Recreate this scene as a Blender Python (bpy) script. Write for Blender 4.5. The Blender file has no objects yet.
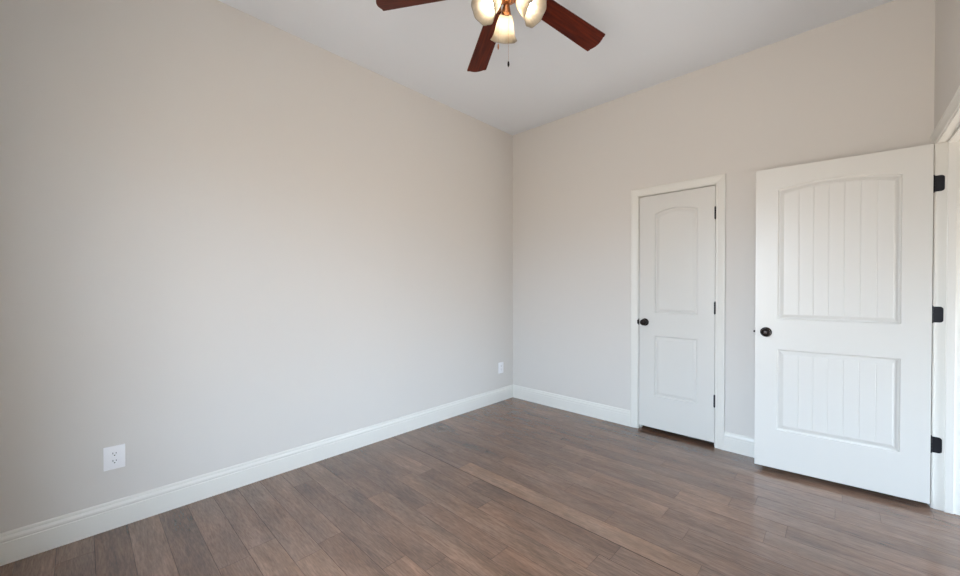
import bpy, bmesh, math, random
from mathutils import Vector, Matrix

scene = bpy.context.scene
COL = scene.collection
PI = math.pi

# ------------------------------------------------------------------ camera
CAM = Vector((2.7798, -3.4405, 1.2566))
FWD = Vector((-0.68881873, 0.72486409, -0.01003978))
RGT = Vector((0.72490712, 0.6888459, -0.00099068))
UPV = Vector((-0.00619775, 0.00796031, 0.99994911))
cam_data = bpy.data.cameras.new('camera')
cam_data.sensor_fit = 'HORIZONTAL'
cam_data.sensor_width = 36.0
cam_data.lens = 381.38 * 36.0 / 960.0
cam_data.shift_x = -1.913 / 960.0
cam_data.shift_y = 4.1865 / 960.0
cam_data.clip_start = 0.02
cam = bpy.data.objects.new('camera', cam_data)
COL.objects.link(cam)
m = Matrix.Identity(4)
for i in range(3):
    m[i][0], m[i][1], m[i][2], m[i][3] = RGT[i], UPV[i], -FWD[i], CAM[i]
cam.matrix_world = m
scene.camera = cam

# ------------------------------------------------------------------ sky, daylight, exposure
SKY_COL, SKY_STR = (0.64, 0.81, 1.0, 1), 20.0
GROUND_COL, GROUND_STR = (1.0, 0.91, 0.80, 1), 8.0
BULB_COL, BULB_STR = (1.0, 0.82, 0.60, 1), 46.0
EXPOSURE = 0.50
world = bpy.data.worlds.new('sky')
scene.world = world
world.use_nodes = True
nt = world.node_tree
nt.nodes.clear()
tc = nt.nodes.new('ShaderNodeTexCoord')
sep = nt.nodes.new('ShaderNodeSeparateXYZ')
mr = nt.nodes.new('ShaderNodeMapRange')
mr.inputs['From Min'].default_value = -0.05
mr.inputs['From Max'].default_value = 0.12
mixc = nt.nodes.new('ShaderNodeMix'); mixc.data_type = 'RGBA'
mixc.inputs[6].default_value = tuple(c * GROUND_STR for c in GROUND_COL[:3]) + (1,)
mixc.inputs[7].default_value = tuple(c * SKY_STR for c in SKY_COL[:3]) + (1,)
bg = nt.nodes.new('ShaderNodeBackground')
wo = nt.nodes.new('ShaderNodeOutputWorld')
nt.links.new(tc.outputs['Generated'], sep.inputs[0])
nt.links.new(sep.outputs['Z'], mr.inputs['Value'])
nt.links.new(mr.outputs[0], mixc.inputs[0])
nt.links.new(mixc.outputs[2], bg.inputs['Color'])
nt.links.new(bg.outputs[0], wo.inputs['Surface'])

WIN = (1.55, 2.80, 0.35, 2.20)          # window opening in the wall behind the camera
ROOM_X, ROOM_Y, ROOM_H = 3.154, -3.90, 3.0143
WT = 0.115                               # wall thickness
HALL_X = 4.30                            # hallway wall beyond the open doorway
FILL_WIN = (-0.64, 0.20, 0.15, 1.55)        # added unseen window that brightens the room's far corner (y range, z range)
def portal(name, w, h, loc, rot):
    pd = bpy.data.lights.new(name, 'AREA')
    pd.shape = 'RECTANGLE'
    pd.size, pd.size_y = w, h
    pd.cycles.is_portal = True
    po = bpy.data.objects.new(name, pd)
    po.location, po.rotation_euler = loc, rot
    COL.objects.link(po)
portal('window_portal', WIN[1] - WIN[0], WIN[3] - WIN[2],
       ((WIN[0] + WIN[1]) / 2, ROOM_Y - WT - 0.01, (WIN[2] + WIN[3]) / 2), (PI / 2, 0, 0))          # faces +y, into the room
portal('hall_fill_portal', FILL_WIN[1] - FILL_WIN[0], FILL_WIN[3] - FILL_WIN[2],
       (HALL_X + WT + 0.01, (FILL_WIN[0] + FILL_WIN[1]) / 2, (FILL_WIN[2] + FILL_WIN[3]) / 2), (PI / 2, 0, PI / 2))  # faces -x, into the hall

vs = scene.view_settings
vs.view_transform = 'Standard'
vs.look = 'None'
vs.gamma = 1.0
vs.use_curve_mapping = False
vs.exposure = EXPOSURE

# ------------------------------------------------------------------ materials
def new_mat(name):
    mt = bpy.data.materials.new(name)
    mt.use_nodes = True
    return mt, mt.node_tree, mt.node_tree.nodes['Principled BSDF']

def lin(r, g, b):
    f = lambda c: ((c / 255 + 0.055) / 1.055) ** 2.4 if c > 10 else c / 255 / 12.92
    return (f(r), f(g), f(b), 1)

def paint(name, color, rough, bump=0.0, scale=300.0, spec=0.5, var=0.02):
    mt, t, b = new_mat(name)
    b.inputs['Roughness'].default_value = rough
    b.inputs['Specular IOR Level'].default_value = spec
    co = t.nodes.new('ShaderNodeTexCoord')
    n = t.nodes.new('ShaderNodeTexNoise')
    n.inputs['Scale'].default_value = scale
    n.inputs['Detail'].default_value = 3
    t.links.new(co.outputs['Object'], n.inputs['Vector'])
    hs = t.nodes.new('ShaderNodeMix'); hs.data_type = 'RGBA'
    hs.inputs[6].default_value = tuple(c * (1 - var) for c in color[:3]) + (1,)
    hs.inputs[7].default_value = tuple(min(1, c * (1 + var)) for c in color[:3]) + (1,)
    t.links.new(n.outputs['Fac'], hs.inputs[0])
    t.links.new(hs.outputs[2], b.inputs['Base Color'])
    if bump:
        bp = t.nodes.new('ShaderNodeBump')
        bp.inputs['Strength'].default_value = bump
        bp.inputs['Distance'].default_value = 0.001
        t.links.new(n.outputs['Fac'], bp.inputs['Height'])
        t.links.new(bp.outputs[0], b.inputs['Normal'])
    return mt

def metal(name, color, rough, metallic=1.0):
    mt, t, b = new_mat(name)
    b.inputs['Metallic'].default_value = metallic
    co = t.nodes.new('ShaderNodeTexCoord')
    n = t.nodes.new('ShaderNodeTexNoise')
    n.inputs['Scale'].default_value = 60
    t.links.new(co.outputs['Object'], n.inputs['Vector'])
    r = t.nodes.new('ShaderNodeMapRange')
    r.inputs['To Min'].default_value = max(0.02, rough - 0.06)
    r.inputs['To Max'].default_value = rough + 0.06
    t.links.new(n.outputs['Fac'], r.inputs['Value'])
    t.links.new(r.outputs[0], b.inputs['Roughness'])
    b.inputs['Base Color'].default_value = color
    return mt

M_WALL = paint('greige_wall_paint', lin(214, 209, 203), 0.5, 0.12, 420, 0.3)
M_CEIL = paint('flat_ceiling_paint', lin(229, 232, 236), 0.8, 0.1, 260, 0.2)
M_TRIM = paint('white_trim_enamel', lin(226, 223, 216), 0.30, 0.02, 90, 0.5, 0.008)
M_DOOR = paint('white_door_enamel', lin(216, 213, 207), 0.32, 0.03, 150, 0.5, 0.008)
M_PLATE = paint('white_plastic', lin(240, 239, 240), 0.35, 0, 200, 0.5, 0.01)
M_SLOT = paint('dark_slot', lin(30, 28, 28), 0.6, 0, 50, 0.3)
M_BRONZE = metal('oil_rubbed_bronze', lin(44, 38, 36), 0.32, 0.85)
M_IRON = metal('black_hinge_steel', lin(34, 34, 38), 0.38, 0.6)
M_BRASS = metal('antique_copper_brass', lin(190, 132, 92), 0.28)
M_UNDER = paint('dark_subfloor', lin(26, 18, 15), 0.9, 0, 40, 0.1)
M_SEAM = paint('plank_seam', lin(70, 53, 45), 0.8, 0, 40, 0.1)

def floor_material():
    mt, t, b = new_mat('hardwood_planks')
    L = t.links.new
    N = t.nodes.new
    co = N('ShaderNodeTexCoord')
    at = N('ShaderNodeAttribute'); at.attribute_name = 'tone'
    mul = N('ShaderNodeMath'); mul.operation = 'MULTIPLY'; mul.inputs[1].default_value = 37.0
    L(at.outputs['Fac'], mul.inputs[0])
    cmb = N('ShaderNodeCombineXYZ')
    L(mul.outputs[0], cmb.inputs['X']); L(mul.outputs[0], cmb.inputs['Z'])
    add = N('ShaderNodeVectorMath'); add.operation = 'ADD'
    L(co.outputs['Object'], add.inputs[0]); L(cmb.outputs[0], add.inputs[1])
    mp1 = N('ShaderNodeMapping'); mp1.inputs['Scale'].default_value = (3.2, 27, 1)
    mp2 = N('ShaderNodeMapping'); mp2.inputs['Scale'].default_value = (24, 210, 1)
    mp3 = N('ShaderNodeMapping'); mp3.inputs['Scale'].default_value = (2.4, 8.0, 1)
    for q in (mp1, mp2, mp3): L(add.outputs[0], q.inputs['Vector'])
    n1 = N('ShaderNodeTexNoise'); n1.inputs['Scale'].default_value = 1; n1.inputs['Detail'].default_value = 5; n1.inputs['Distortion'].default_value = 1.8
    n2 = N('ShaderNodeTexNoise'); n2.inputs['Scale'].default_value = 1; n2.inputs['Detail'].default_value = 3
    n3 = N('ShaderNodeTexNoise'); n3.inputs['Scale'].default_value = 1; n3.inputs['Detail'].default_value = 2
    L(mp1.outputs[0], n1.inputs['Vector']); L(mp2.outputs[0], n2.inputs['Vector']); L(mp3.outputs[0], n3.inputs['Vector'])
    # plank tone
    r1 = N('ShaderNodeValToRGB')
    el = r1.color_ramp.elements
    el[0].position = 0.0; el[0].color = lin(108, 83, 69)
    el[1].position = 1.0; el[1].color = lin(150, 117, 94)
    for p, c in ((0.3, (117, 92, 77)), (0.55, (125, 98, 82)), (0.8, (133, 105, 87))):
        e = el.new(p); e.color = lin(*c)
    L(at.outputs['Fac'], r1.inputs[0])
    # broad blotches
    r3 = N('ShaderNodeMapRange'); r3.inputs['From Min'].default_value = 0.3; r3.inputs['From Max'].default_value = 0.7
    r3.inputs['To Min'].default_value = 0.72; r3.inputs['To Max'].default_value = 1.10
    L(n3.outputs['Fac'], r3.inputs['Value'])
    ra = N('ShaderNodeMapRange'); ra.inputs['From Min'].default_value = 0.3; ra.inputs['From Max'].default_value = 0.7
    ra.inputs['To Min'].default_value = 0.74; ra.inputs['To Max'].default_value = 1.12
    L(n1.outputs['Fac'], ra.inputs['Value'])
    rb = N('ShaderNodeMapRange'); rb.inputs['From Min'].default_value = 0.35; rb.inputs['From Max'].default_value = 0.65
    rb.inputs['To Min'].default_value = 0.78; rb.inputs['To Max'].default_value = 1.10
    L(n2.outputs['Fac'], rb.inputs['Value'])
    p1 = N('ShaderNodeMath'); p1.operation = 'MULTIPLY'; L(r3.outputs[0], p1.inputs[0]); L(ra.outputs[0], p1.inputs[1])
    p2 = N('ShaderNodeMath'); p2.operation = 'MULTIPLY'; L(p1.outputs[0], p2.inputs[0]); L(rb.outputs[0], p2.inputs[1])
    sc_ = N('ShaderNodeVectorMath'); sc_.operation = 'SCALE'
    L(r1.outputs[0], sc_.inputs[0]); L(p2.outputs[0], sc_.inputs['Scale'])
    # warmer and greyer patches of the stain
    mp4 = N('ShaderNodeMapping'); mp4.inputs['Scale'].default_value = (1.9, 5.5, 1); mp4.inputs['Location'].default_value = (7, 3, 5)
    L(add.outputs[0], mp4.inputs['Vector'])
    n4 = N('ShaderNodeTexNoise'); n4.inputs['Scale'].default_value = 1; n4.inputs['Detail'].default_value = 3
    L(mp4.outputs[0], n4.inputs['Vector'])
    r4 = N('ShaderNodeValToRGB')
    r4.color_ramp.elements[0].position = 0.35; r4.color_ramp.elements[0].color = (1.03, 1.04, 1.06, 1)
    r4.color_ramp.elements[1].position = 0.68; r4.color_ramp.elements[1].color = (1.13, 1.03, 0.95, 1)
    L(n4.outputs['Fac'], r4.inputs[0])
    hm = N('ShaderNodeVectorMath'); hm.operation = 'MULTIPLY'
    L(sc_.outputs[0], hm.inputs[0]); L(r4.outputs[0], hm.inputs[1])
    L(hm.outputs[0], b.inputs['Base Color'])
    rr = N('ShaderNodeMapRange'); rr.inputs['To Min'].default_value = 0.13; rr.inputs['To Max'].default_value = 0.24
    L(n1.outputs['Fac'], rr.inputs['Value']); L(rr.outputs[0], b.inputs['Roughness'])
    b.inputs['Specular IOR Level'].default_value = 0.95
    bs = N('ShaderNodeMath'); bs.operation = 'ADD'; L(n1.outputs['Fac'], bs.inputs[0]); L(n3.outputs['Fac'], bs.inputs[1])
    bp = N('ShaderNodeBump'); bp.inputs['Strength'].default_value = 0.14; bp.inputs['Distance'].default_value = 0.0012
    L(bs.outputs[0], bp.inputs['Height']); L(bp.outputs[0], b.inputs['Normal'])
    return mt

def blade_material():
    mt, t, b = new_mat('dark_mahogany')
    L = t.links.new; N = t.nodes.new
    co = N('ShaderNodeTexCoord')
    mp = N('ShaderNodeMapping'); mp.inputs['Scale'].default_value = (5, 70, 5)
    L(co.outputs['Object'], mp.inputs['Vector'])
    n = N('ShaderNodeTexNoise'); n.inputs['Scale'].default_value = 1; n.inputs['Detail'].default_value = 4
    L(mp.outputs[0], n.inputs['Vector'])
    r = N('ShaderNodeValToRGB')
    r.color_ramp.elements[0].position = 0.3; r.color_ramp.elements[0].color = lin(58, 15, 6)
    r.color_ramp.elements[1].position = 0.7; r.color_ramp.elements[1].color = lin(100, 34, 11)
    L(n.outputs['Fac'], r.inputs[0]); L(r.outputs[0], b.inputs['Base Color'])
    b.inputs['Roughness'].default_value = 0.45
    b.inputs['Specular IOR Level'].default_value = 0.2
    return mt

def shade_material():
    mt, t, b = new_mat('marbled_alabaster_glass')
    L = t.links.new; N = t.nodes.new
    co = N('ShaderNodeTexCoord')
    n = N('ShaderNodeTexNoise'); n.inputs['Scale'].default_value = 22; n.inputs['Detail'].default_value = 3; n.inputs['Distortion'].default_value = 1.5
    L(co.outputs['Object'], n.inputs['Vector'])
    r = N('ShaderNodeValToRGB')
    r.color_ramp.elements[0].position = 0.35; r.color_ramp.elements[0].color = (0.50, 0.46, 0.39, 1)
    r.color_ramp.elements[1].position = 0.65; r.color_ramp.elements[1].color = (0.58, 0.555, 0.51, 1)
    L(n.outputs['Fac'], r.inputs[0])
    tr = N('ShaderNodeBsdfTranslucent'); L(r.outputs[0], tr.inputs['Color'])
    b.inputs['Roughness'].default_value = 0.35
    dk = N('ShaderNodeVectorMath'); dk.operation = 'SCALE'; dk.inputs['Scale'].default_value = 0.75
    L(r.outputs[0], dk.inputs[0]); L(dk.outputs[0], b.inputs['Base Color'])
    mx = N('ShaderNodeMixShader'); mx.inputs[0].default_value = 0.68
    L(b.outputs[0], mx.inputs[1]); L(tr.outputs[0], mx.inputs[2])
    L(mx.outputs[0], t.nodes['Material Output'].inputs['Surface'])
    return mt

def bulb_material():
    mt, t, b = new_mat('lit_bulb')
    b.inputs['Base Color'].default_value = (1, 0.9, 0.8, 1)
    b.inputs['Emission Color'].default_value = BULB_COL
    b.inputs['Emission Strength'].default_value = BULB_STR
    return mt

def glass_material():
    mt, t, b = new_mat('window_glass')
    L = t.links.new; N = t.nodes.new
    tr = N('ShaderNodeBsdfTransparent'); gl = N('ShaderNodeBsdfGlossy'); gl.inputs['Roughness'].default_value = 0.02
    mx = N('ShaderNodeMixShader'); mx.inputs[0].default_value = 0.05
    L(tr.outputs[0], mx.inputs[1]); L(gl.outputs[0], mx.inputs[2])
    L(mx.outputs[0], t.nodes['Material Output'].inputs['Surface'])
    return mt

M_FLOOR, M_BLADE, M_SHADE, M_BULB, M_GLASS = floor_material(), blade_material(), shade_material(), bulb_material(), glass_material()

# ------------------------------------------------------------------ helpers
def box(bm, a, b, bevel=0.0):
    g = bmesh.ops.create_cube(bm, size=1)
    for v in g['verts']:
        v.co = Vector([(a[i] + b[i]) / 2 + v.co[i] * abs(b[i] - a[i]) for i in range(3)])
    if bevel:
        es = list({e for v in g['verts'] for e in v.link_edges})
        bmesh.ops.bevel(bm, geom=es, offset=bevel, segments=2, profile=0.6, affect='EDGES')

def lathe(bm, prof, n=32, M=None, cap=True, wob=None):
    """profile [(r, z)] turned about z; wob(angle, k) scales the radius"""
    M = M or Matrix.Identity(4)
    rings = []
    for k, (r, z) in enumerate(prof):
        ring = []
        for i in range(n):
            a = 2 * PI * i / n
            rr = r * (wob(a, k) if wob else 1)
            ring.append(bm.verts.new(M @ Vector((rr * math.cos(a), rr * math.sin(a), z))))
        rings.append(ring)
    for k in range(len(rings) - 1):
        for i in range(n):
            j = (i + 1) % n
            bm.faces.new((rings[k][i], rings[k][j], rings[k + 1][j], rings[k + 1][i]))
    if cap:
        bm.faces.new(list(reversed(rings[0]))); bm.faces.new(rings[-1])

def tube(bm, pts, r, n=10):
    pts = [Vector(p) for p in pts]
    rad = r if isinstance(r, (list, tuple)) else [r] * len(pts)
    rings = []
    for k, p in enumerate(pts):
        d = (pts[min(k + 1, len(pts) - 1)] - pts[max(k - 1, 0)]).normalized()
        u = d.orthogonal().normalized() if k == 0 else (u - d * u.dot(d)).normalized()
        w = d.cross(u)
        rings.append([bm.verts.new(p + rad[k] * (math.cos(2 * PI * i / n) * u + math.sin(2 * PI * i / n) * w)) for i in range(n)])
    for k in range(len(rings) - 1):
        for i in range(n):
            j = (i + 1) % n
            bm.faces.new((rings[k][i], rings[k][j], rings[k + 1][j], rings[k + 1][i]))
    bm.faces.new(list(reversed(rings[0]))); bm.faces.new(rings[-1])

def ball(bm, c, r, s=(1, 1, 1), seg=16):
    g = bmesh.ops.create_uvsphere(bm, u_segments=seg, v_segments=seg // 2 + 2, radius=r)
    for v in g['verts']:
        v.co = Vector((v.co.x * s[0], v.co.y * s[1], v.co.z * s[2])) + Vector(c)

def build(name, bm, mt, parent=None, smooth=False, loc=None):
    bmesh.ops.recalc_face_normals(bm, faces=bm.faces[:])
    me = bpy.data.meshes.new(name)
    if smooth:
        for f in bm.faces: f.smooth = True
    bm.to_mesh(me); bm.free()
    me.materials.append(mt)
    o = bpy.data.objects.new(name, me)
    COL.objects.link(o)
    if loc is not None: o.location = loc
    if parent: o.parent = parent
    return o

def auto(o, deg=35):
    """smooth shading that keeps sharp edges sharp"""
    me = o.data
    for p in me.polygons: p.use_smooth = True
    me.set_sharp_from_angle(angle=math.radians(deg))
    return o

def tag(o, label, cat, kind=None, group=None):
    o['label'] = label; o['category'] = cat
    if kind: o['kind'] = kind
    if group: o['group'] = group
    return o

def empty(name, loc, rotz=0):
    o = bpy.data.objects.new(name, None)
    o.empty_display_size = 0.1
    o.location = loc; o.rotation_euler = (0, 0, rotz)
    COL.objects.link(o)
    return o

NB = bmesh.new

# ------------------------------------------------------------------ setting: openings
C0, C1 = 1.4514, 2.0408                 # closet slab
CJ0, CJ1, CJT = C0 - 0.004, C1 + 0.003, 2.0700     # closet jamb faces
HY = -0.105                              # hinge jamb face of the entry doorway
DW = 0.8086
EJ0, EJ1, EJT = HY - DW - 0.006, HY, 2.0705         # entry opening in the right wall (y range, top)
JT = 0.018                               # jamb board thickness
CLOSET_Y = 0.66
X1 = HALL_X + WT

# floor: planks run along x
random.seed(11)
bm = NB()
tone = bm.faces.layers.float.new('tone')
PW = 0.1262
known = {}                               # row -> joints seen in the photo, with the tone of what lies between
def row_of(y): return math.floor((-0.88 - y) / PW)
for (x, y, t0, t1) in [(0.833, -1.56, .35, .8), (1.27, -1.83, .3, .62), (1.05, -1.70, .55, .25),
                       (0.62, -1.45, .45, .3), (1.60, -2.10, .45, .6), (1.29, -2.46, .3, .55),
                       (2.05, -0.93, .35, .75), (2.30, -0.82, .75, .5), (2.32, -1.57, .85, .55),
                       (2.75, -0.55, .5, .6), (0.55, -2.3, .75, .3)]:
    known.setdefault(row_of(y), []).append((x, t0, t1))
y_hi = CLOSET_Y + 0.02
r0, r1 = row_of(y_hi), row_of(ROOM_Y - WT) + 1
for r in range(r0, r1 + 1):
    ya, yb = -0.88 - r * PW, -0.88 - (r + 1) * PW
    ya, yb = min(ya, y_hi), max(yb, ROOM_Y - WT)
    if ya - yb < 0.004: continue
    ks = sorted(known.get(r, []))
    joints = [-0.12]
    x = -0.12 + random.uniform(0.25, 1.3)
    fixed = [k[0] for k in ks]
    while x < X1:
        if all(abs(x - f) > 0.45 for f in fixed): joints.append(x)
        x += random.uniform(0.55, 1.45)
    joints = sorted(joints + fixed) + [X1]
    for a, b in zip(joints[:-1], joints[1:]):
        t = min(1, max(0, random.gauss(0.5, 0.15)))
        for (kx, t0, t1) in ks:
            if abs(b - kx) < 1e-6: t = t0
            if abs(a - kx) < 1e-6: t = t1
        t += random.uniform(-.02, .02)
        e = 0.0006
        # top face, inset; the lip on the +y long edge is deeper on the rows with a wide seam
        l2 = 0.0026 if r == 6 else 0.0007
        l1 = 0.0026 if r == 5 else 0.0007
        top = [Vector((a + e, yb + l1, 0)), Vector((b - e, yb + l1, 0)), Vector((b - e, ya - l2, 0)), Vector((a + e, ya - l2, 0))]
        bot = [Vector((a, yb, -0.0018)), Vector((b, yb, -0.0018)), Vector((b, ya, -0.0018)), Vector((a, ya, -0.0018))]
        tv = [bm.verts.new(v) for v in top]; bv = [bm.verts.new(v) for v in bot]
        fs = [bm.faces.new(tv)]
        for i in range(4):
            j = (i + 1) % 4
            fs.append(bm.faces.new((bv[i], bv[j], tv[j], tv[i])))
        for f in fs: f[tone] = t
        for f in fs[1:]: f.material_index = 1
fl = build('floor', bm, M_FLOOR)
fl.data.materials.append(M_SEAM)
tag(fl, 'dark brown hand-scraped hardwood plank floor', 'floor', 'structure')
bm = NB(); box(bm, (-WT, ROOM_Y - WT, -0.06), (X1, y_hi, -0.0016))
o = build('subfloor', bm, M_UNDER, fl)

# ceiling
bm = NB(); box(bm, (-WT, ROOM_Y - WT, ROOM_H), (X1, y_hi + WT, ROOM_H + 0.1))
tag(build('ceiling', bm, M_CEIL), 'plain flat pale grey ceiling above the whole room', 'ceiling', 'structure')

# walls
bm = NB(); box(bm, (-WT, ROOM_Y - WT, 0), (0, y_hi + WT, ROOM_H))
tag(build('wall_left', bm, M_WALL), 'long blank greige wall with two power outlets', 'wall', 'structure')
bm = NB()
box(bm, (0, 0, 0), (CJ0 - JT, WT, ROOM_H)); box(bm, (CJ1 + JT, 0, 0), (ROOM_X, WT, ROOM_H))
box(bm, (CJ0 - JT, 0, CJT + JT), (CJ1 + JT, WT, ROOM_H))
tag(build('wall_back', bm, M_WALL), 'greige wall with the narrow closed door in it', 'wall', 'structure')
bm = NB()
RX = ROOM_X + WT
box(bm, (ROOM_X, EJ1 + JT, 0), (RX, WT, ROOM_H)); box(bm, (ROOM_X, ROOM_Y, 0), (RX, EJ0 - JT, ROOM_H))
box(bm, (ROOM_X, EJ0 - JT, EJT + JT), (RX, EJ1 + JT, ROOM_H))
tag(build('wall_right', bm, M_WALL), 'greige wall with the open doorway, seen edge on', 'wall', 'structure')
bm = NB()
w0, w1, wz0, wz1 = WIN
box(bm, (-WT, ROOM_Y - WT, 0), (w0, ROOM_Y, ROOM_H)); box(bm, (w1, ROOM_Y - WT, 0), (X1, ROOM_Y, ROOM_H))
box(bm, (w0, ROOM_Y - WT, 0), (w1, ROOM_Y, wz0)); box(bm, (w0, ROOM_Y - WT, wz1), (w1, ROOM_Y, ROOM_H))
tag(build('wall_front', bm, M_WALL), 'greige wall with the window, facing the closed door', 'wall', 'structure')
bm = NB()
h0, h1, hz0, hz1 = FILL_WIN
box(bm, (HALL_X, ROOM_Y, 0), (X1, h0, ROOM_H)); box(bm, (HALL_X, h1, 0), (X1, y_hi + WT, ROOM_H))
box(bm, (HALL_X, h0, 0), (X1, h1, hz0)); box(bm, (HALL_X, h0, hz1), (X1, h1, ROOM_H))
box(bm, (RX, y_hi, 0), (HALL_X, y_hi + WT, ROOM_H))
tag(build('wall_hall', bm, M_WALL), 'greige hallway wall beyond the open doorway', 'wall', 'structure')
bm = NB()
box(bm, (0, y_hi, 0), (RX, y_hi + WT, ROOM_H)); box(bm, (CJ0 - 0.25, WT, 0), (CJ0 - 0.2, y_hi, ROOM_H)); box(bm, (CJ1 + 0.2, WT, 0), (CJ1 + 0.25, y_hi, ROOM_H))
tag(build('wall_closet', bm, M_WALL), 'walls inside the closet behind the closed door', 'wall', 'structure')

# baseboards
BH = 0.143
BPROF = [(0, 0), (0.0145, 0), (0.0145, 0.098), (0.0125, 0.101), (0.0125, 0.104), (0.0140, 0.107), (0.0135, 0.116), (0.0095, 0.126),
         (0.0085, 0.129), (0.0095, 0.131), (0.0085, 0.138), (0.0055, BH), (0, BH)]
def baseboard(name, p, q, nrm, label, m0=0.0, m1=0.0):
    """sweep from p to q; m0/m1 = 1 mitres that end into an inner corner"""
    p, q, nrm = Vector(p), Vector(q), Vector(nrm)
    d = (q - p).normalized()
    bm = NB()
    A = [bm.verts.new(p + d * (m0 * t) + nrm * t + Vector((0, 0, z))) for t, z in BPROF]
    B = [bm.verts.new(q - d * (m1 * t) + nrm * t + Vector((0, 0, z))) for t, z in BPROF]
    n = len(A)
    for i in range(n):
        j = (i + 1) % n
        bm.faces.new((A[i], A[j], B[j], B[i]))
    bm.faces.new(A); bm.faces.new(list(reversed(B)))
    return tag(build(name, bm, M_TRIM), label, 'baseboard', 'structure')
CW = 0.064                                # casing width
RV = 0.005                                # reveal
CC0, CC1, CCT = CJ0 - RV, CJ1 + RV, CJT + RV
EC0, EC1, ECT = EJ0 - RV, EJ1 + RV, EJT + RV
baseboard('baseboard_left', (0, ROOM_Y, 0), (0, 0, 0), (1, 0, 0), 'white baseboard along the long blank wall', 1, 1)
baseboard('baseboard_back', (0, 0, 0), (CC0 - CW, 0, 0), (0, -1, 0), 'white baseboard between the room corner and the closed door', 1, 0)
baseboard('baseboard_back_short', (CC1 + CW, 0, 0), (ROOM_X, 0, 0), (0, -1, 0), 'short white baseboard between the closed door and the open door', 0, 1)
baseboard('baseboard_right', (ROOM_X, EC0 - CW, 0), (ROOM_X, ROOM_Y, 0), (-1, 0, 0), 'white baseboard beside the open doorway', 0, 1)
baseboard('baseboard_front', (0, ROOM_Y, 0), (ROOM_X, ROOM_Y, 0), (0, 1, 0), 'white baseboard below the window', 1, 1)

# casings and jambs
CPROF = [(0, 0), (0, 0.0075), (0.003, 0.0095), (0.010, 0.0095), (0.013, 0.0085), (0.016, 0.0105), (0.034, 0.0135), (0.046, 0.0155), (0.049, 0.0145),
         (0.051, 0.0170), (0.060, 0.0170), (CW, 0.0140), (CW, 0)]
def casing_bm(a0, a1, zt, f):
    """door casing round an opening a0..a1 wide, zt high; f(a, z, out) -> world"""
    bm = NB()
    st = []
    st.append([bm.verts.new(f(a0 - u, 0, v)) for u, v in CPROF])
    st.append([bm.verts.new(f(a0 - u, zt + u, v)) for u, v in CPROF])
    st.append([bm.verts.new(f(a1 + u, zt + u, v)) for u, v in CPROF])
    st.append([bm.verts.new(f(a1 + u, 0, v)) for u, v in CPROF])
    n = len(CPROF)
    for k in range(3):
        for i in range(n):
            j = (i + 1) % n
            bm.faces.new((st[k][i], st[k][j], st[k + 1][j], st[k + 1][i]))
    bm.faces.new(st[0]); bm.faces.new(st[3])
    return bm
tag(build('trim_1', casing_bm(CC0, CC1, CCT, lambda a, z, v: Vector((a, -v, z))), M_TRIM),
    'white moulded casing around the narrow closed door', 'door casing', 'structure')
tag(build('trim_2', casing_bm(EC0, EC1, ECT, lambda a, z, v: Vector((ROOM_X - v, a, z))), M_TRIM),
    'white moulded casing around the open doorway', 'door casing', 'structure')
bm = NB()
box(bm, (CJ0 - JT, 0, 0), (CJ0, WT, CJT + JT)); box(bm, (CJ1, 0, 0), (CJ1 + JT, WT, CJT + JT)); box(bm, (CJ0, 0, CJT), (CJ1, WT, CJT + JT))
# stops
box(bm, (CJ0, 0.037, 0), (CJ0 + 0.011, 0.072, CJT)); box(bm, (CJ1 - 0.011, 0.037, 0), (CJ1, 0.072, CJT)); box(bm, (CJ0, 0.037, CJT - 0.011), (CJ1, 0.072, CJT))
j1 = tag(build('trim_3', bm, M_TRIM), 'white jamb lining the closed door opening', 'door jamb', 'structure')
bm = NB()
box(bm, (ROOM_X, EJ1, 0), (RX, EJ1 + JT, EJT + JT)); box(bm, (ROOM_X, EJ0 - JT, 0), (RX, EJ0, EJT + JT)); box(bm, (ROOM_X, EJ0, EJT), (RX, EJ1, EJT + JT))
sx0, sx1 = ROOM_X + 0.039, ROOM_X + 0.074
box(bm, (sx0, EJ1 - 0.011, 0), (sx1, EJ1, EJT), 0.003); box(bm, (sx0, EJ0, 0), (sx1, EJ0 + 0.011, EJT), 0.003); box(bm, (sx0, EJ0 + 0.011, EJT - 0.011), (sx1, EJ1 - 0.011, EJT), 0.003)
j2 = tag(build('trim_4', bm, M_TRIM), 'white jamb with stop lining the open doorway', 'door jamb', 'structure')

# ------------------------------------------------------------------ window behind the camera
bm = NB()
box(bm, (w0, ROOM_Y - 0.09, wz0), (w0 + 0.05, ROOM_Y - 0.03, wz1)); box(bm, (w1 - 0.05, ROOM_Y - 0.09, wz0), (w1, ROOM_Y - 0.03, wz1))
box(bm, (w0, ROOM_Y - 0.09, wz0), (w1, ROOM_Y - 0.03, wz0 + 0.05)); box(bm, (w0, ROOM_Y - 0.09, wz1 - 0.05), (w1, ROOM_Y - 0.03, wz1))
box(bm, (w0, ROOM_Y - 0.08, (wz0 + wz1) / 2 - 0.02), (w1, ROOM_Y - 0.04, (wz0 + wz1) / 2 + 0.02))
box(bm, ((w0 + w1) / 2 - 0.03, ROOM_Y - 0.08, wz0), ((w0 + w1) / 2 + 0.03, ROOM_Y - 0.04, wz1))
win = tag(build('window_1', bm, M_TRIM), 'white double window in the wall facing the closed door', 'window', 'structure')
bm = NB(); box(bm, (w0 + 0.04, ROOM_Y - 0.062, wz0 + 0.04), (w1 - 0.04, ROOM_Y - 0.058, wz1 - 0.04))
build('pane', bm, M_GLASS, win)
bm = NB(); box(bm, (w0 - 0.06, ROOM_Y - 0.03, wz0 - 0.03), (w1 + 0.06, ROOM_Y + 0.05, wz0), 0.004)
build('window_sill', bm, M_TRIM, win)

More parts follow.
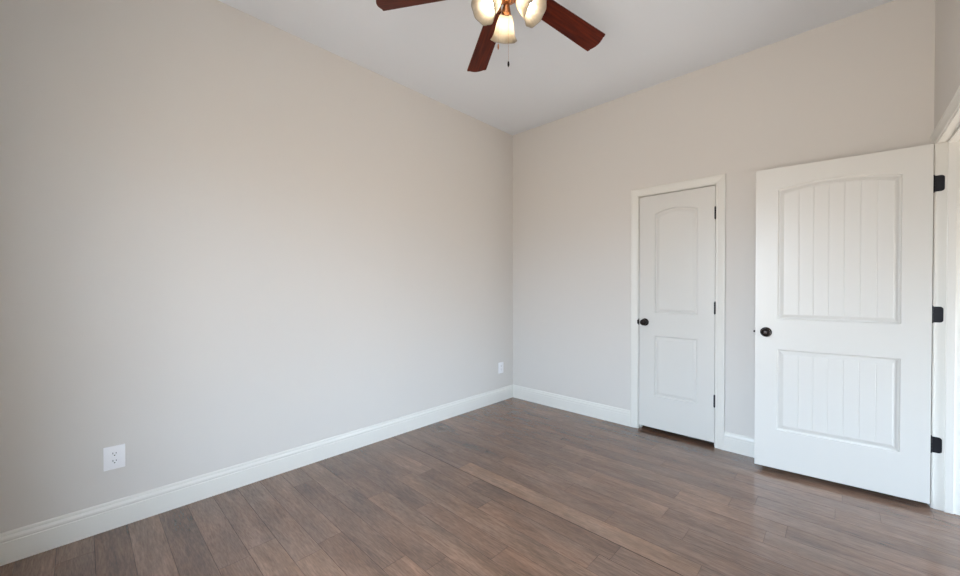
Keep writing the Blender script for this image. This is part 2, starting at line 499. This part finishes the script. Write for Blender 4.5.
bm = NB()  # hall window, added out of view to send daylight to the far corner
xa, xb = HALL_X + 0.03, HALL_X + 0.09
box(bm, (xa, h0, hz0), (xb, h0 + 0.05, hz1)); box(bm, (xa, h1 - 0.05, hz0), (xb, h1, hz1))
box(bm, (xa, h0, hz0), (xb, h1, hz0 + 0.05)); box(bm, (xa, h0, hz1 - 0.05), (xb, h1, hz1))
box(bm, (xa + 0.01, (h0 + h1) / 2 - 0.02, hz0), (xb - 0.01, (h0 + h1) / 2 + 0.02, hz1))
fill_win = tag(build('fill_window', bm, M_TRIM), 'added unseen hallway window that brightens the far room corner', 'window', 'structure')
bm = NB(); box(bm, (xa + 0.028, h0 + 0.04, hz0 + 0.04), (xa + 0.032, h1 - 0.04, hz1 - 0.04))
build('pane', bm, M_GLASS, fill_win)

# ------------------------------------------------------------------ doors
STICK = [(0, 0), (0.003, 0.0080), (0.008, 0.0105), (0.013, 0.0105), (0.032, 0.0030), (0.036, 0.0026)]
def door_bm(w, h, th, xl, xr, panels, y_gap=0):
    """moulded two-panel slab, x 0..w, z 0..h, front face at y=0 looking to -y, back face at y=th.
    panels: (z0, z1, arch rise, groove x positions)"""
    bm = NB()
    def face(y0, s):
        P = lambda x, z, e: bm.verts.new((x, y0 + s * e, z))
        def quad(pts): bm.faces.new([P(*p) for p in pts])
        quad([(0, 0, 0), (xl, 0, 0), (xl, h, 0), (0, h, 0)])
        quad([(xr, 0, 0), (w, 0, 0), (w, h, 0), (xr, h, 0)])
        zprev = 0
        for z0, z1, rise, grooves in panels:
            gw = 0.0035
            ts = {round(i / 28, 5): 0 for i in range(29)}
            for g in grooves:
                t = (g - xl - STICK[-1][0]) / (xr - xl - 2 * STICK[-1][0])
                dt = gw / (xr - xl)
                for k in [k for k in ts if abs(k - t) < 2 * dt and 0 < k < 1]: ts.pop(k)
                ts[t - dt] = 0; ts[t] = 1; ts[t + dt] = 0
            tl = sorted(ts)
            top = lambda x: z1 + (rise * (1 - ((x - (xl + xr) / 2) / ((xr - xl) / 2)) ** 2) if rise else 0)
            def loop(d, e):
                xs = [xl + d + (xr - xl - 2 * d) * t for t in tl]
                # the arch is followed by the same inset all round
                return ([P(x, z0 + d, e) for x in xs], [P(x, top(xl + (xr - xl) * t) - d, e) for x, t in zip(xs, tl)])
            # rail below this panel
            first = loop(0, 0)
            n = len(tl)
            rail = [P(v.co.x, zprev, 0) for v in first[0]] if not isinstance(zprev, list) else zprev
            for i in range(n - 1) if not isinstance(zprev, list) else []:
                bm.faces.new((rail[i], rail[i + 1], first[0][i + 1], first[0][i]))
            if isinstance(zprev, list):
                quad([(xl, zl, 0), (xr, zl, 0), (xr, z0, 0), (xl, z0, 0)])
            prev = first
            for d, e in STICK[1:]:
                cur = loop(d, e)
                for i in range(n - 1):
                    bm.faces.new((prev[0][i], prev[0][i + 1], cur[0][i + 1], cur[0][i]))
                    bm.faces.new((cur[1][i], cur[1][i + 1], prev[1][i + 1], prev[1][i]))
                bm.faces.new((prev[0][0], cur[0][0], cur[1][0], prev[1][0]))
                bm.faces.new((cur[0][-1], prev[0][-1], prev[1][-1], cur[1][-1]))
                prev = cur
            dl, el = STICK[-1]
            inner = loop(dl, el)
            for row, sg in ((0, 1), (1, -1)):
                for v, t in zip(inner[row], tl):
                    v.co.z += sg * 0.002
                    if ts[t]: v.co.y += s * 0.0016
            for i in range(n - 1):
                bm.faces.new((prev[0][i], prev[0][i + 1], inner[0][i + 1], inner[0][i]))
                bm.faces.new((inner[1][i], inner[1][i + 1], prev[1][i + 1], prev[1][i]))
                bm.faces.new((inner[0][i], inner[0][i + 1], inner[1][i + 1], inner[1][i]))
            bm.faces.new((prev[0][0], inner[0][0], inner[1][0], prev[1][0]))
            bm.faces.new((inner[0][-1], prev[0][-1], prev[1][-1], inner[1][-1]))
            if rise:   # top rail over the arch
                tops = first[1]
                hi = [P(v.co.x, h, 0) for v in tops]
                for i in range(n - 1):
                    bm.faces.new((tops[i], tops[i + 1], hi[i + 1], hi[i]))
            zprev = [1]; zl = z1
    face(0, 1); face(th, -1)
    # edges of the slab
    for a, b in (((0, 0), (0, h)), ((0, h), (w, h)), ((w, h), (w, 0)), ((w, 0), (0, 0))):
        bm.faces.new([bm.verts.new((a[0], 0, a[1])), bm.verts.new((b[0], 0, b[1])), bm.verts.new((b[0], th, b[1])), bm.verts.new((a[0], th, a[1]))])
    bmesh.ops.remove_doubles(bm, verts=bm.verts[:], dist=1e-5)
    return bm

KNOB = [(0.0095, 0.006), (0.0095, 0.022), (0.012, 0.027), (0.0215, 0.033), (0.0265, 0.040), (0.0275, 0.047), (0.0255, 0.055), (0.020, 0.0605), (0.010, 0.063), (0.0015, 0.0635)]
ROSE = [(0.033, 0.0), (0.033, 0.003), (0.030, 0.006), (0.020, 0.0085), (0.0095, 0.009)]
def knob(parent, x, z, y0, s):
    """knob on the face at y0; s=-1 stands out toward -y"""
    M = Matrix.Translation((x, y0, z)) @ Matrix.Rotation(PI / 2 if s < 0 else -PI / 2, 4, 'X')
    bm = NB(); lathe(bm, KNOB, 28, M)
    k = auto(build('door_knob', bm, M_BRONZE, parent), 50)
    bm = NB(); lathe(bm, ROSE, 28, M)
    auto(build('rosette', bm, M_BRONZE, k), 40)
    return k

def barrel(bm, x, y, z0, z1, r=0.0065):
    n = 5
    for i in range(n):
        a, b = z0 + (z1 - z0) * i / n, z0 + (z1 - z0) * (i + 1) / n
        lathe(bm, [(r * .9, a + .0002), (r, a + .001), (r, b - .001), (r * .9, b - .0002)], 14, Matrix.Translation((x, y, 0)))
    lathe(bm, [(0.002, z1), (r * .8, z1 + 0.001), (r * .7, z1 + 0.004), (0.001, z1 + 0.006)], 12, Matrix.Translation((x, y, 0)))
    lathe(bm, [(0.001, z0 - 0.006), (r * .7, z0 - 0.004), (r * .8, z0 - 0.001), (0.002, z0)], 12, Matrix.Translation((x, y, 0)))

def leaf(bm, f, w, z0, z1, r=0.014, t=0.0016):
    """hinge leaf with two rounded corners on its free side; f(a, z, out)"""
    pts = [(0, z0), (w - r, z0)]
    pts += [(w - r + r * math.sin(a * PI / 12), z0 + r - r * math.cos(a * PI / 12)) for a in range(1, 7)]
    pts += [(w - r + r * math.cos(a * PI / 12), z1 - r + r * math.sin(a * PI / 12)) for a in range(0, 7)]
    pts += [(0, z1)]
    lo = [bm.verts.new(f(a, z, -0.0012)) for a, z in pts]; hi = [bm.verts.new(f(a, z, t)) for a, z in pts]
    n = len(pts)
    bm.faces.new(lo); bm.faces.new(hi)
    for i in range(n):
        j = (i + 1) % n
        bm.faces.new((lo[i], lo[j], hi[j], hi[i]))

DH, DZ, TH = 2.030, 0.034, 0.035
# door_1: closed closet door in the back wall, its face flush with the wall
d1w = C1 - C0
pan1 = [(0.318, 0.842 - DZ, 0, []), (1.041 - DZ, 1.903 - DZ, 0.034, [])]
pan1[0] = (0.318 - DZ, 0.842 - DZ, 0, [])
bm = door_bm(d1w, DH, TH, 0.133, d1w - 0.124, pan1)
d1 = build('door_1', bm, M_DOOR, loc=(C0, 0.003, DZ))
tag(d1, 'narrow closed white two-panel arched door in the back wall', 'door', 'structure')
knob(d1, 0.050, 0.957 - DZ, 0, -1)
knob(d1, 0.050, 0.957 - DZ, TH, 1)
for zc in (1.848, 1.100, 0.365):
    bm = NB()
    barrel(bm, d1w + 0.0015, -0.0075, zc - 0.046 - DZ, zc + 0.046 - DZ)
    box(bm, (d1w + 0.0005, -0.004, zc - 0.046 - DZ), (d1w + 0.0025, 0.030, zc + 0.046 - DZ))
    auto(build('hinge', bm, M_IRON, d1), 40)
bm = NB(); box(bm, (CJ0 - 0.0015, -0.004, 0.957 - 0.028), (CJ0 + 0.0012, 0.030, 0.957 + 0.028)); box(bm, (CJ0 - 0.010, -0.0115, 0.957 - 0.018), (CJ0 + 0.0012, -0.0085, 0.957 + 0.018))
build('strike_plate', bm, M_BRONZE, j1)['label'] = 'dark bronze strike plate'

# door_2: open entry door standing almost flat before the back wall
hp, lp = Vector((3.1383, -0.141, 0)), Vector((2.333, -0.2138, 0))
ang = math.atan2(hp.y - lp.y, hp.x - lp.x)
gr = [0.159 + 0.0719 * i for i in range(1, 7)]
pan2 = [(0.297 - DZ, 0.8435 - DZ, 0, gr), (1.046 - DZ, 1.917 - DZ, 0.035, gr)]
bm = door_bm(DW, DH, TH, 0.121, DW - 0.118, pan2)
d2 = build('door_2', bm, M_DOOR, loc=(lp.x, lp.y, DZ))
d2.rotation_euler = (0, 0, ang)
tag(d2, 'wide white two-panel door standing open, with plank grooves', 'door', 'structure')
knob(d2, 0.060, 0.956 - DZ, 0, -1)
knob(d2, 0.060, 0.956 - DZ, TH, 1)
bm = NB(); box(bm, (-0.0012, 0.005, 0.956 - DZ - 0.028), (0.002, 0.030, 0.956 - DZ + 0.028)); box(bm, (-0.011, 0.011, 0.956 - DZ - 0.007), (0.0, 0.024, 0.956 - DZ + 0.007), 0.002)
build('latch', bm, M_BRONZE, d2)
Minv = (Matrix.Translation((lp.x, lp.y, DZ)) @ Matrix.Rotation(ang, 4, 'Z')).inverted()
for zc in (1.846, 1.106, 0.366):
    bm = NB()
    barrel(bm, ROOM_X - 0.0105, HY + 0.000, zc - 0.045, zc + 0.045, 0.006)
    leaf(bm, lambda a, z, t: Vector((ROOM_X - 0.007 + a, EJ1 - t, z)), 0.037, zc - 0.045, zc + 0.045)
    bm.transform(Minv)
    auto(build('hinge', bm, M_IRON, d2), 40)

# ------------------------------------------------------------------ outlets on the left wall
def outlet(loc, label):
    t = empty('wall_outlet', loc)
    tag(t, label, 'outlet', None, 'wall outlets on the long blank wall')
    bm = NB(); box(bm, (0, -0.0415, 0), (0.0062, 0.0415, 0.122), 0.0028)
    auto(build('cover_plate', bm, M_PLATE, t), 30)
    for zc in (0.0415, 0.0805):
        bm = NB()
        n = 28; pts = []
        for i in range(n):
            a = 2 * PI * i / n
            pts.append((0.0172 * math.cos(a), max(-0.0140, min(0.0140, 0.0172 * math.sin(a)))))
        lo = [bm.verts.new((0.0055, y, zc + z)) for y, z in pts]; hi = [bm.verts.new((0.0080, y * .97, zc + z * .97)) for y, z in pts]
        bm.faces.new(hi); bm.faces.new(lo)
        for i in range(n): bm.faces.new((lo[i], lo[(i + 1) % n], hi[(i + 1) % n], hi[i]))
        rc = build('receptacle', bm, M_PLATE, t)
        bm = NB()
        box(bm, (0.0075, -0.0075, zc - 0.0005), (0.0083, -0.0050, zc + 0.0085)); box(bm, (0.0075, 0.0050, zc + 0.0005), (0.0083, 0.0075, zc + 0.0075))
        lathe(bm, [(0.0028, 0.0075), (0.0028, 0.0083)], 12, Matrix.Translation((0, 0, zc - 0.0072)) @ Matrix.Rotation(PI / 2, 4, 'Y'))
        build('slots', bm, M_SLOT, rc)['label'] = 'dark plug slots'
    bm = NB(); lathe(bm, [(0.0032, 0.0060), (0.0030, 0.0072), (0.0012, 0.0076)], 12, Matrix.Translation((0, 0, 0.061)) @ Matrix.Rotation(PI / 2, 4, 'Y'))
    auto(build('screw', bm, M_PLATE, t), 40)
    return t
outlet((0, -3.3245, 0.309), 'white duplex power outlet with visible dark slots, far from the room corner')
outlet((0, -0.211, 0.309), 'white power outlet low on the long blank wall, right beside the room corner')

# ------------------------------------------------------------------ ceiling fan
FX, FY = 1.540, -1.946
ZB = 2.793
fan = empty('ceiling_fan', (FX, FY, ROOM_H))
tag(fan, 'ceiling fan with dark mahogany blades and three lit glass shades', 'ceiling fan')
def FL(z): return z - ROOM_H
bm = NB(); lathe(bm, [(0.068, FL(ROOM_H)), (0.066, FL(ROOM_H) - 0.02), (0.050, FL(ROOM_H) - 0.045), (0.026, FL(ROOM_H) - 0.056)], 32)
auto(build('canopy', bm, M_BRASS, fan), 40)
bm = NB(); lathe(bm, [(0.0127, -0.125), (0.0127, -0.04)], 16)
auto(build('downrod', bm, M_BRASS, fan), 40)
bm = NB(); lathe(bm, [(0.060, FL(2.772)), (0.095, FL(2.778)), (0.112, FL(2.800)), (0.115, FL(2.825)), (0.105, FL(2.86)), (0.075, FL(2.885)), (0.030, FL(2.897))], 40)
auto(build('motor_housing', bm, M_BRASS, fan), 35)
bm = NB(); lathe(bm, [(0.008, FL(2.704)), (0.026, FL(2.706)), (0.044, FL(2.714)), (0.050, FL(2.728)), (0.050, FL(2.755)), (0.058, FL(2.774))], 32)
auto(build('switch_housing', bm, M_BRASS, fan), 35)

PHASE, PITCH, DROOP = 1.328, 0.221, 0.111
def blade_mesh():
    half = [(0.185, 0.050), (0.198, 0.0555), (0.40, 0.0608), (0.658, 0.0675), (0.6605, 0.0665), (0.664, 0.054), (0.6625, 0.049), (0.668, 0.038), (0.674, 0.018)]
    out = [(x, -y) for x, y in half] + [(0.676, 0.0)] + [(x, y) for x, y in reversed(half)]
    bm = NB()
    lo = [bm.verts.new((x, y, -0.003)) for x, y in out]; hi = [bm.verts.new((x, y, 0.003)) for x, y in out]
    bm.faces.new(hi); bm.faces.new(list(reversed(lo)))
    n = len(out)
    for i in range(n): bm.faces.new((lo[i], lo[(i + 1) % n], hi[(i + 1) % n], hi[i]))
    bmesh.ops.recalc_face_normals(bm, faces=bm.faces[:])
    me = bpy.data.meshes.new('blade'); bm.to_mesh(me); bm.free(); me.materials.append(M_BLADE)
    return me
def iron_mesh():
    bm = NB()
    out = [(0.085, -0.016), (0.15, -0.012), (0.19, -0.034), (0.235, -0.036), (0.262, -0.012), (0.27, 0), (0.262, 0.012), (0.235, 0.036), (0.19, 0.034), (0.15, 0.012), (0.085, 0.016)]
    lo = [bm.verts.new((x, y, 0.0032)) for x, y in out]; hi = [bm.verts.new((x, y, 0.0072)) for x, y in out]
    bm.faces.new(hi); bm.faces.new(list(reversed(lo)))
    n = len(out)
    for i in range(n): bm.faces.new((lo[i], lo[(i + 1) % n], hi[(i + 1) % n], hi[i]))
    bmesh.ops.recalc_face_normals(bm, faces=bm.faces[:])
    me = bpy.data.meshes.new('blade_iron'); bm.to_mesh(me); bm.free(); me.materials.append(M_BRASS)
    return me
BM_, IM_ = blade_mesh(), iron_mesh()
for k in range(5):
    b = bpy.data.objects.new('blade', BM_); COL.objects.link(b); b.parent = fan
    b.matrix_local = Matrix.Translation((0, 0, FL(ZB))) @ Matrix.Rotation(PHASE + k * 2 * PI / 5, 4, 'Z') @ Matrix.Rotation(DROOP, 4, 'Y') @ Matrix.Rotation(-PITCH, 4, 'X')
    i_ = bpy.data.objects.new('blade_iron', IM_); COL.objects.link(i_); i_.parent = b

# light kit: three arms with bell shades, turned out and down
AZ0 = math.radians(137.5)
SHP = [(0.0255, 0.0), (0.0300, 0.006), (0.0365, 0.022), (0.0435, 0.046), (0.0495, 0.072), (0.0555, 0.092), (0.0620, 0.106), (0.0680, 0.1145), (0.0700, 0.1175)]
for k in range(3):
    az = AZ0 + k * 2 * PI / 3
    hd = Vector((math.cos(az), math.sin(az), 0))
    tilt = math.radians(45)
    ax = (hd * math.cos(tilt) - Vector((0, 0, 1)) * math.sin(tilt)).normalized()
    neck = hd * 0.066 + Vector((0, 0, FL(2.687)))
    side = Vector((0, 0, 1)).cross(hd)
    up = ax.cross(side)
    M = Matrix((( side.x, up.x, ax.x, neck.x), (side.y, up.y, ax.y, neck.y), (side.z, up.z, ax.z, neck.z), (0, 0, 0, 1)))
    bm = NB()
    lathe(bm, [(0.013, -0.046), (0.016, -0.040), (0.0165, -0.034), (0.0215, -0.020), (0.0265, -0.002), (0.0275, 0.004), (0.0255, 0.006)], 24, M)
    auto(build('shade_fitter', bm, M_BRASS, fan), 40)
    bm = NB()
    tube(bm, [hd * 0.022 + Vector((0, 0, FL(2.722))), hd * 0.030 + Vector((0, 0, FL(2.722))), neck - ax * 0.040], 0.010, 12)
    auto(build('lamp_arm', bm, M_BRASS, fan), 50)
    bm = NB()
    def wob(a, kk):
        f = min(1.0, max(0.0, (kk - 1) / 7))
        return 1 + 0.030 * f * math.cos(8 * a) + 0.010 * math.cos(24 * a) * (1 if 1 < kk < 7 else 0.3)
    lathe(bm, SHP, 96, M, cap=False, wob=wob)
    sh = build('shade', bm, M_SHADE, fan, smooth=True)
    so = sh.modifiers.new('thickness', 'SOLIDIFY'); so.thickness = 0.003; so.offset = 0
    bm = NB()
    ball(bm, (0, 0, 0), 0.020, (1, 1, 1.35), 20); bm.transform(M @ Matrix.Translation((0, 0, 0.050)))
    build('bulb', bm, M_BULB, sh, smooth=True)['label'] = 'lit warm bulb'

def pull(x, y, z0, z1, mt, r):
    bm = NB()
    n = int((z0 - z1) / 0.005)
    for i in range(n):
        g = bmesh.ops.create_icosphere(bm, subdivisions=1, radius=0.0009)
        for v in g['verts']: v.co += Vector((x, y, FL(z0 - i * 0.005)))
    tube(bm, [(x, y, FL(z0)), (x, y, FL(z1))], 0.0003, 6)
    c = build('pull_chain', bm, M_BRASS, fan)
    bm = NB()
    lathe(bm, [(0.0015, 0.0), (r * .75, -0.004), (r, -0.014), (r * .9, -0.022), (r * .4, -0.028), (0.001, -0.030)], 16, Matrix.Translation((x, y, FL(z1) + 0.001)))
    auto(build('fob', bm, mt, c), 50)
    return c
pull(0.004, 0.002, 2.706, 2.402, M_IRON, 0.0055)
lat = RGT.copy(); lat.z = 0; lat.normalize()
pull(-0.047 * lat.x, -0.047 * lat.y, 2.722, 2.490, M_BRASS, 0.0045)
